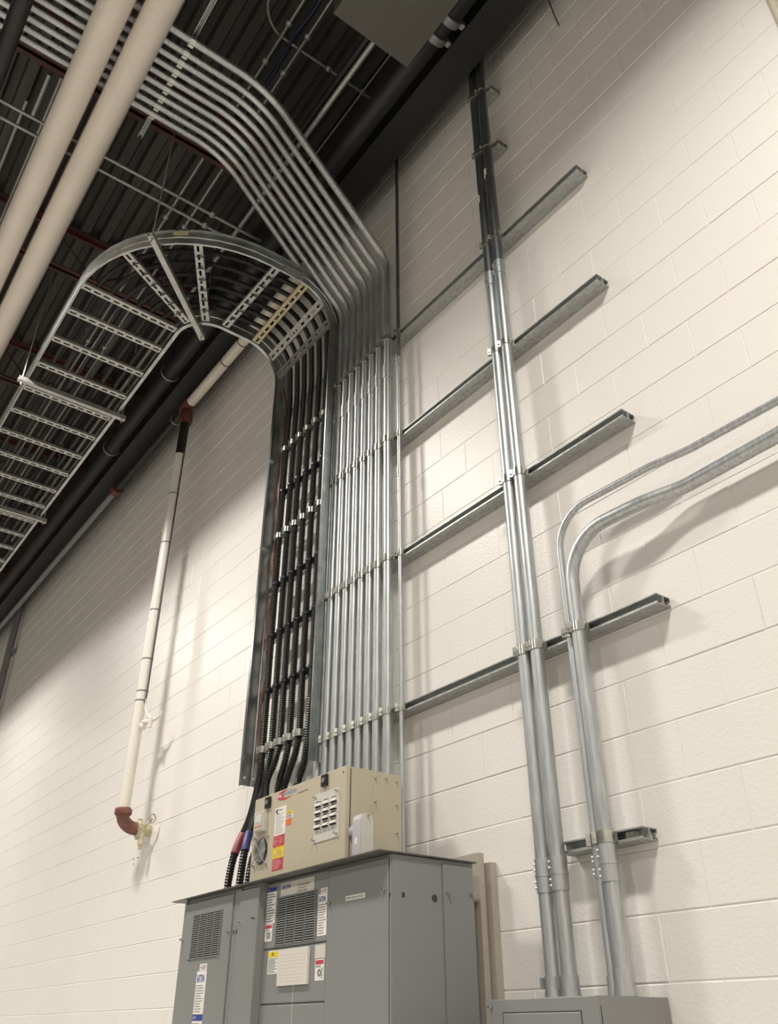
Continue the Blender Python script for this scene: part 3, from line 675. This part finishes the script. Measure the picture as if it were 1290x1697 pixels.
writing('EATON', -4.184, -4.150, 1.756, 1.768, Y1-0.0078, M_label, s); lines(-4.184, -4.092, 1.62, 1.744, 9, Y1-0.0073, M_ink, s, seed=44)

# boards behind the cabinet
t = thing('backing_boards', 'two narrow taupe boards showing behind the right side of the switchboard', 'board', (-2.9, -0.05, 1.0))
MB().box(-3.1, -2.752, -0.085, -0.055, 0.0, 2.335).build('board', M_board, t); MB().box(-3.1, -2.732, -0.040, -0.006, 0.0, 2.300).build('board', M_board, t)

# ------------------------------------------------------------------ lower right enclosure
t = thing('enclosure', 'grey steel enclosure at the bottom right with four conduits entering its top', 'cabinet', (-2.2, -0.19, 0.9))
MB().box(-2.441, -1.969, -0.340, -0.012, 0.95, 1.797).build('body', M_grey, t)
fr = panel(-2.441, -1.969, -0.352, 0.95, 1.797, 0.012, 'front_cover', parent=t)
dd = panel(-2.375, -2.035, -0.356, 1.05, 1.756, 0.004, 'door', parent=fr)
MB().box(-2.378, -2.032, -0.3528, -0.352, 1.047, 1.759).build('door_gap', M_greyd, fr)
knob((-2.430, -0.352, 1.775), fr, name='screw')
MB().box(-1.969, -1.9685, -0.336, -0.333, 0.95, 1.77).build('side_seam', M_greyd, t)

# ------------------------------------------------------------------ beige box on the cabinet
ZB0, ZB1 = ZC+0.0065, 2.722
t = thing('filter_box', 'beige steel box with fan, louvers and stickers standing on top of the switchboard', 'cabinet', (-3.58, -0.32, ZB0))
XB0, XB1, YB, YF = -4.003, -3.165, -0.165, -0.47
MB().box(XB0+0.004, XB1, YF+0.028, YB, ZB0, ZB1-0.004).build('body', M_beige, t)
MB().box(XB0+0.012, XB1-0.008, YF+0.020, YF+0.030, ZB0+0.01, ZB1-0.01).build('door_gasket', M_black, t)
dr = panel(XB0, XB1-0.002, YF, ZB0+0.002, ZB1, 0.021, 'door', M_beige, t)
for x, z in ((-3.858, 2.683), (-3.337, 2.687)):
    k = MB().box(x-0.022, x+0.022, YF-0.012, YF, z-0.026, z+0.026).build('door_lock', M_black, dr); MB().cyl((x, YF-0.012, z), (x, YF-0.016, z), 0.011, 12).build('lock_core', M_ink, k)
MB().cyl((-3.190, YF-0.001, 2.695), (-3.190, YF, 2.695), 0.005, 8).build('rivet', M_inkd, dr)
# meter
me_ = MB().box(-3.963, -3.864, YF-0.020, YF, 2.551, 2.647).build('meter', M_plate, dr, label='square display meter')
fp = MB().box(-3.955, -3.872, YF-0.023, YF-0.020, 2.558, 2.640).build('bezel', M_plast, me_); MB().box(-3.945, -3.887, YF-0.0238, YF-0.023, 2.596, 2.632).build('screen', M_screen, me_)
b = MB()
for k in range(4): b.box(-3.946+0.018*k, -3.936+0.018*k, YF-0.0238, YF-0.023, 2.571, 2.577)
b.build('red_marks', M_lred, me_)
# fan
FX, FZ = -3.902, 2.462
fn = MB().cyl((FX, YF-0.002, FZ), (FX, YF, FZ), 0.062, 28).build('fan', M_inkd, dr, label='round fan behind a wire guard')
b = MB()
for k in range(7):
    a = 2*math.pi*k/7; u = Vector((math.cos(a), 0, math.sin(a))); q = Vector((-u.z, 0, u.x)); c = Vector((FX, YF-0.005, FZ)) + u*0.034
    b.obox(c, (u, q*0.9 + Vector((0, 0.45, 0)), Vector((0, 1, 0))), (0.017, 0.012, 0.0008))
b.cyl((FX, YF-0.009, FZ), (FX, YF-0.002, FZ), 0.02, 16); b.build('blades', M_ink, fn)
g = MB()
for rr in (0.022, 0.031, 0.040, 0.049, 0.058): g.tube([(FX+rr*math.cos(a), YF-0.013, FZ+rr*math.sin(a)) for a in [2*math.pi*k/28 for k in range(29)]], 0.0014, 5, False)
g.cyl((FX-0.062, YF-0.014, FZ+0.062), (FX+0.062, YF-0.014, FZ-0.062), 0.0024, 6).cyl((FX+0.062, YF-0.014, FZ+0.062), (FX-0.062, YF-0.014, FZ-0.062), 0.0016, 6)
g.build('guard', M_steel, fn)
b = MB()
for sx in (-1, 1):
    for sz in (-1, 1): b.cyl((FX+sx*0.062, YF-0.014, FZ+sz*0.064), (FX+sx*0.062, YF, FZ+sz*0.064), 0.006, 8)
b.build('guard_feet', M_steel, fn)
# logo
lg = sticker('logo', -3.778, -3.777, 2.69, 2.691, YF, M_lred, dr)
def crescent():
    b = MB(); n = 26; out = []; inn = []
    cx, cz, a, c = -3.700, 2.694, 0.078, 0.023
    for k in range(n+1):
        th = math.radians(38 + (322-38)*k/n)
        out.append(Vector((cx + a*math.cos(th), YF-0.0012, cz - 0.001 + c*math.sin(th))))
        th2 = math.radians(20 + (340-20)*k/n)
        inn.append(Vector((cx + 0.030 + a*0.66*math.cos(th2), YF-0.0012, cz + 0.001 + c*0.80*math.sin(th2))))
    inn[0] = out[0]; inn[-1] = out[-1]
    b.v += out + inn
    b.f += [(i, n+1+i, n+2+i, i+1) for i in range(n)]
    return b.build('crescent', M_lred, lg)
crescent()
writing('PK', -3.770, -3.726, 2.685, 2.702, YF-0.0016, M_label, lg, bold=0.02)
writing('POWERSURE', -3.718, -3.596, 2.689, 2.704, YF-0.0014, M_logoblue, lg, bold=0.02)
lines(-3.579, -3.478, 2.675, 2.680, 1, YF-0.0012, M_ink, lg, seed=77, fill=0.9)
# stickers
s = sticker('label', -3.786, -3.681, 2.511, 2.641, YF, M_label, dr); lines(-3.775, -3.69, 2.517, 2.612, 10, YF-0.0013, M_ink, s, seed=50, fill=0.25)
b = MB().tube([(-3.757+0.016*math.cos(a), YF-0.0012, 2.624+0.008*math.sin(a)) for a in [math.radians(60+k*24) for k in range(11)]], [0.0008, 0.002, 0.003, 0.0035, 0.004, 0.004, 0.004, 0.0035, 0.003, 0.002, 0.0008], 5, False); b.build('mark', M_inkd, s); lines(-3.748, -3.70, 2.622, 2.632, 1, YF-0.0013, M_ink, s, seed=3)
s = sticker('label', -3.676, -3.612, 2.574, 2.607, YF, M_label, dr); MB().box(-3.676, -3.612, YF-0.0013, YF-0.0008, 2.595, 2.607).build('yellow_head', M_lyel, s); lines(-3.668, -3.62, 2.598, 2.603, 1, YF-0.0016, M_inkd, s, seed=4); lines(-3.672, -3.616, 2.577, 2.593, 4, YF-0.0013, M_ink, s, seed=6)
sticker('label', -3.674, -3.626, 2.543, 2.572, YF, M_lora, dr, 'small orange sticker')
s = sticker('label', -3.785, -3.682, 2.459, 2.509, YF, M_lred, dr, 'upper red sticker'); lines(-3.778, -3.69, 2.498, 2.504, 1, YF-0.0013, M_lpink, s, seed=9); lines(-3.779, -3.738, 2.470, 2.494, 5, YF-0.0013, M_lpink, s, seed=10); lines(-3.730, -3.688, 2.470, 2.494, 5, YF-0.0013, M_lpink, s, seed=11); lines(-3.76, -3.71, 2.462, 2.467, 1, YF-0.0013, M_lpink, s, seed=12)
s = sticker('label', -3.785, -3.681, 2.408, 2.457, YF, M_lyel, dr, 'yellow warning sticker'); lines(-3.77, -3.70, 2.448, 2.454, 1, YF-0.0013, M_tan, s, seed=13); MB().extr([(-3.776, YF-0.0009, 2.417), (-3.756, YF-0.0009, 2.417), (-3.766, YF-0.0009, 2.437)], (0, -0.0005, 0)).build('triangle', M_tan, s); lines(-3.745, -3.688, 2.414, 2.444, 5, YF-0.0013, M_tan, s, seed=14)
s = sticker('label', -3.783, -3.682, 2.353, 2.405, YF, M_lred, dr, 'lower red sticker'); lines(-3.776, -3.69, 2.358, 2.401, 7, YF-0.0013, M_lpink, s, seed=16)
# louver plate
lp = MB().box(-3.421, -3.214, YF-0.003, YF, 2.425, 2.637).build('louver_plate', M_plate, dr, label='pale plate with twelve louvers')
def louver_mesh():
    b = MB(); hw = 0.024; n = 6
    prev = None
    top = []; fr = []
    for k in range(n+1):
        t_ = k/n; a = t_*math.pi/2; top.append((0.012*math.sin(a), 0.015*(1-math.sin(a)**1) ))
    # hood: slopes out from the plate at the top to an open lower lip
    P = [(-hw, 0, 0.015), (hw, 0, 0.015), (hw, -0.012, -0.003), (-hw, -0.012, -0.003), (-hw*0.7, 0, 0.019), (hw*0.7, 0, 0.019)]
    b.v += [Vector(p) for p in P] + [Vector((-hw-0.003, 0, -0.004)), Vector((hw+0.003, 0, -0.004))]
    b.f += [(0, 1, 2, 3), (4, 5, 1, 0), (0, 3, 6), (1, 7, 2)]
    b.v += [Vector((-hw, -0.0006, -0.011)), Vector((hw, -0.0006, -0.011)), Vector((hw, -0.0006, 0.0)), Vector((-hw, -0.0006, 0.0))]
    return b.mesh('louver', M_plate)
LM = louver_mesh(); SL = MB().box(-0.024, 0.024, -0.0008, 0, -0.0085, -0.001).mesh('slot', M_inkd)
for i in range(3):
    for j in range(4):
        p = (-3.386 + 0.064*i, YF-0.003, 2.583 - 0.0315*j)
        inst(LM, 'louver', lp, p); inst(SL, 'slot', lp, p)
for x, z in ((-3.408, 2.622), (-3.228, 2.622), (-3.408, 2.438), (-3.228, 2.442)): knob((x, YF-0.003, z), lp, r=0.006, name='screw')
# side plate and conduit body
sp = MB().box(XB1, XB1+0.0025, -0.325, -0.185, 2.30, 2.697).build('side_plate', M_beige, t)
for y_, z_ in ((-0.316, 2.685), (-0.255, 2.69), (-0.196, 2.685), (-0.316, 2.58), (-0.196, 2.58), (-0.196, 2.46)): knob((XB1+0.0025, y_, z_), sp, (1, 0, 0), r=0.004, name='screw')
b = MB(); ya, yb_, zt = -0.463, -0.398, 2.503; rr = (yb_-ya)/2
prof = [(XB1+0.045, ya, ZB0), (XB1+0.045, yb_, ZB0)] + [(XB1+0.045, (ya+yb_)/2 + rr*math.cos(a), zt-rr + rr*math.sin(a)) for a in [math.pi*k/10 for k in range(11)]]
b.extr(prof, (0.06, 0, 0)); lb_ = b.build('conduit_body', M_pvc, t, label='grey plastic conduit body with rounded top')
MB().cyl((XB1, (ya+yb_)/2, 2.44), (XB1+0.046, (ya+yb_)/2, 2.44), 0.026, 16).build('hub', M_pvc, lb_)
prof2 = [(XB1+0.105, ya+0.003, ZB0+0.002), (XB1+0.105, yb_-0.003, ZB0+0.002)] + [(XB1+0.105, (ya+yb_)/2 + (rr-0.003)*math.cos(a), zt-rr + (rr-0.003)*math.sin(a)) for a in [math.pi*k/10 for k in range(11)]]
cv = MB().extr(prof2, (0.006, 0, 0)).build('cover', M_plate, lb_); knob((XB1+0.111, (ya+yb_)/2, zt-0.012), lb_, (1, 0, 0), r=0.004, name='screw')
MB().box(XB1+0.065, XB1+0.082, ya-0.001, ya, 2.375, 2.402).build('label', M_label, lb_)

# ------------------------------------------------------------------ things hung under the roof
t = thing('equipment_box', 'large flat grey box hung under the roof at the top centre', 'box', (-1.95, -0.91, 7.0))
MB().box(-2.435, -1.20, -1.195, -0.63, 7.0, 7.42).build('body', mat('box_grey', (0.085, 0.082, 0.07), 0.5), t)
MB().box(-2.02, -1.94, -0.93, -0.86, 6.998, 7.0).cyl((-1.96, -0.84, 6.998), (-1.96, -0.84, 7.0), 0.022, 12).build('label', M_label, t, label='pale sticker on the underside')
for x, y in ((-2.38, -1.14), (-2.38, -0.68)): MB().cyl((x, y, 7.42), (x, y, 8.24), 0.008, 6).build('rod', M_beam, t)

def rod_thing(name, label, cat, path, r, m, seg=10, group=None, straps=()):
    t = thing(name, label, cat, tuple(Vector(path[0])), group)
    MB().tube(path, r, seg).build('tube', m, t)
    for p in straps: MB().ball(p, r*1.9, 1.2, 1.2, 0.8, 8, 6).build('strap', m, t)
    return t
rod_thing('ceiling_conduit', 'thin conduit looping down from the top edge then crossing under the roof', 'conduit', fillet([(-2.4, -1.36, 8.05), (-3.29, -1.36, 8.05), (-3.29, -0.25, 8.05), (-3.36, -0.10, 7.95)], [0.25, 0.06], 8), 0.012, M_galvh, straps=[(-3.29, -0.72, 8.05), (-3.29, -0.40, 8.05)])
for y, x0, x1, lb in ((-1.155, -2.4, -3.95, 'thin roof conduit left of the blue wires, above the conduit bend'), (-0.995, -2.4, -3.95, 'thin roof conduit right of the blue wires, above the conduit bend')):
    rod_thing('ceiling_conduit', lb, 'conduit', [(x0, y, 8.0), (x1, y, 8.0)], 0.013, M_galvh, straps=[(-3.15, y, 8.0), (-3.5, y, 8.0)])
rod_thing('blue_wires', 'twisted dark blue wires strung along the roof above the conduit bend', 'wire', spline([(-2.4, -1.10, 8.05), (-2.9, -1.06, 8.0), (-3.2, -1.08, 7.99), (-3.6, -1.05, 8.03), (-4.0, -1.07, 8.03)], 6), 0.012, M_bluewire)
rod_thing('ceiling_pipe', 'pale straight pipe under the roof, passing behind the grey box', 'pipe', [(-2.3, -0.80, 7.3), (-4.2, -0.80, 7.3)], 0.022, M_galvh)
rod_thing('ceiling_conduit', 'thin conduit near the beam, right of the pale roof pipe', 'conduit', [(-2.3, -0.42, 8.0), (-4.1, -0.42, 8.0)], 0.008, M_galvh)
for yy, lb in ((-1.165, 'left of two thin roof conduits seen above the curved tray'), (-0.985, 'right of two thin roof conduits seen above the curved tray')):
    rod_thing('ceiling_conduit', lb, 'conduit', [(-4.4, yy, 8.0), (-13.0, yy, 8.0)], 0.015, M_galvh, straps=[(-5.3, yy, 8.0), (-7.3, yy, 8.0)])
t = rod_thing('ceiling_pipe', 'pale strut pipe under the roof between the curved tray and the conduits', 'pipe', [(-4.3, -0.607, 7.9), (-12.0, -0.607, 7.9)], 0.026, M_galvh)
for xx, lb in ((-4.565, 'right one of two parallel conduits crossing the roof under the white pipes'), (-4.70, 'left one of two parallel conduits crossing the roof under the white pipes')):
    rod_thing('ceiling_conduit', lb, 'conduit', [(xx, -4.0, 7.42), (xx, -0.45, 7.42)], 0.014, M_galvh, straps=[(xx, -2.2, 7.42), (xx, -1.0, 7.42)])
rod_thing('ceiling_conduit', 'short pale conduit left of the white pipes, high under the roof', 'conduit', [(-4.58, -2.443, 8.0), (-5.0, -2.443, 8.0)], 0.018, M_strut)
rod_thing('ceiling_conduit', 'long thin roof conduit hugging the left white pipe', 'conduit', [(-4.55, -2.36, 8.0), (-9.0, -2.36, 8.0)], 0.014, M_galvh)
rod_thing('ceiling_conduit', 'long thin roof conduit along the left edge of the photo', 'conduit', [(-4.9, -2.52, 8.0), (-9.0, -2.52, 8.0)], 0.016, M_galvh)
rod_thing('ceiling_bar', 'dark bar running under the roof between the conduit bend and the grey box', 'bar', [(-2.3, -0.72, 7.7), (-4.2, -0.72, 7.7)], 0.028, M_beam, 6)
rod_thing('wall_wire', 'short loose black wire hanging on the wall at the top right', 'wire', spline([(-1.72, -0.02, 7.45), (-1.70, -0.03, 7.3), (-1.69, -0.02, 7.15), (-1.68, -0.012, 7.05)], 4), 0.004, M_inkd, 6)

t = thing('wall_conduit', 'pale vertical conduit cut off by the top right corner of the photo', 'conduit', (-0.585, -0.03, 5.0))
MB().cyl((-0.585, -0.026, 4.9), (-0.585, -0.026, 8.2), 0.021, 16).build('tube', M_plast, t)
MB().box(-0.625, -0.545, -0.010, -0.0045, 5.95, 5.98).build('strap', M_zinc, t)

for x, z in ((-6.83, 2.863), (-6.745, 2.860), (-6.812, 2.821)):
    MB().cyl((x, -0.0036, z), (x, -0.002, z), 0.007, 8).build('anchor_hole', M_inkd, wall)
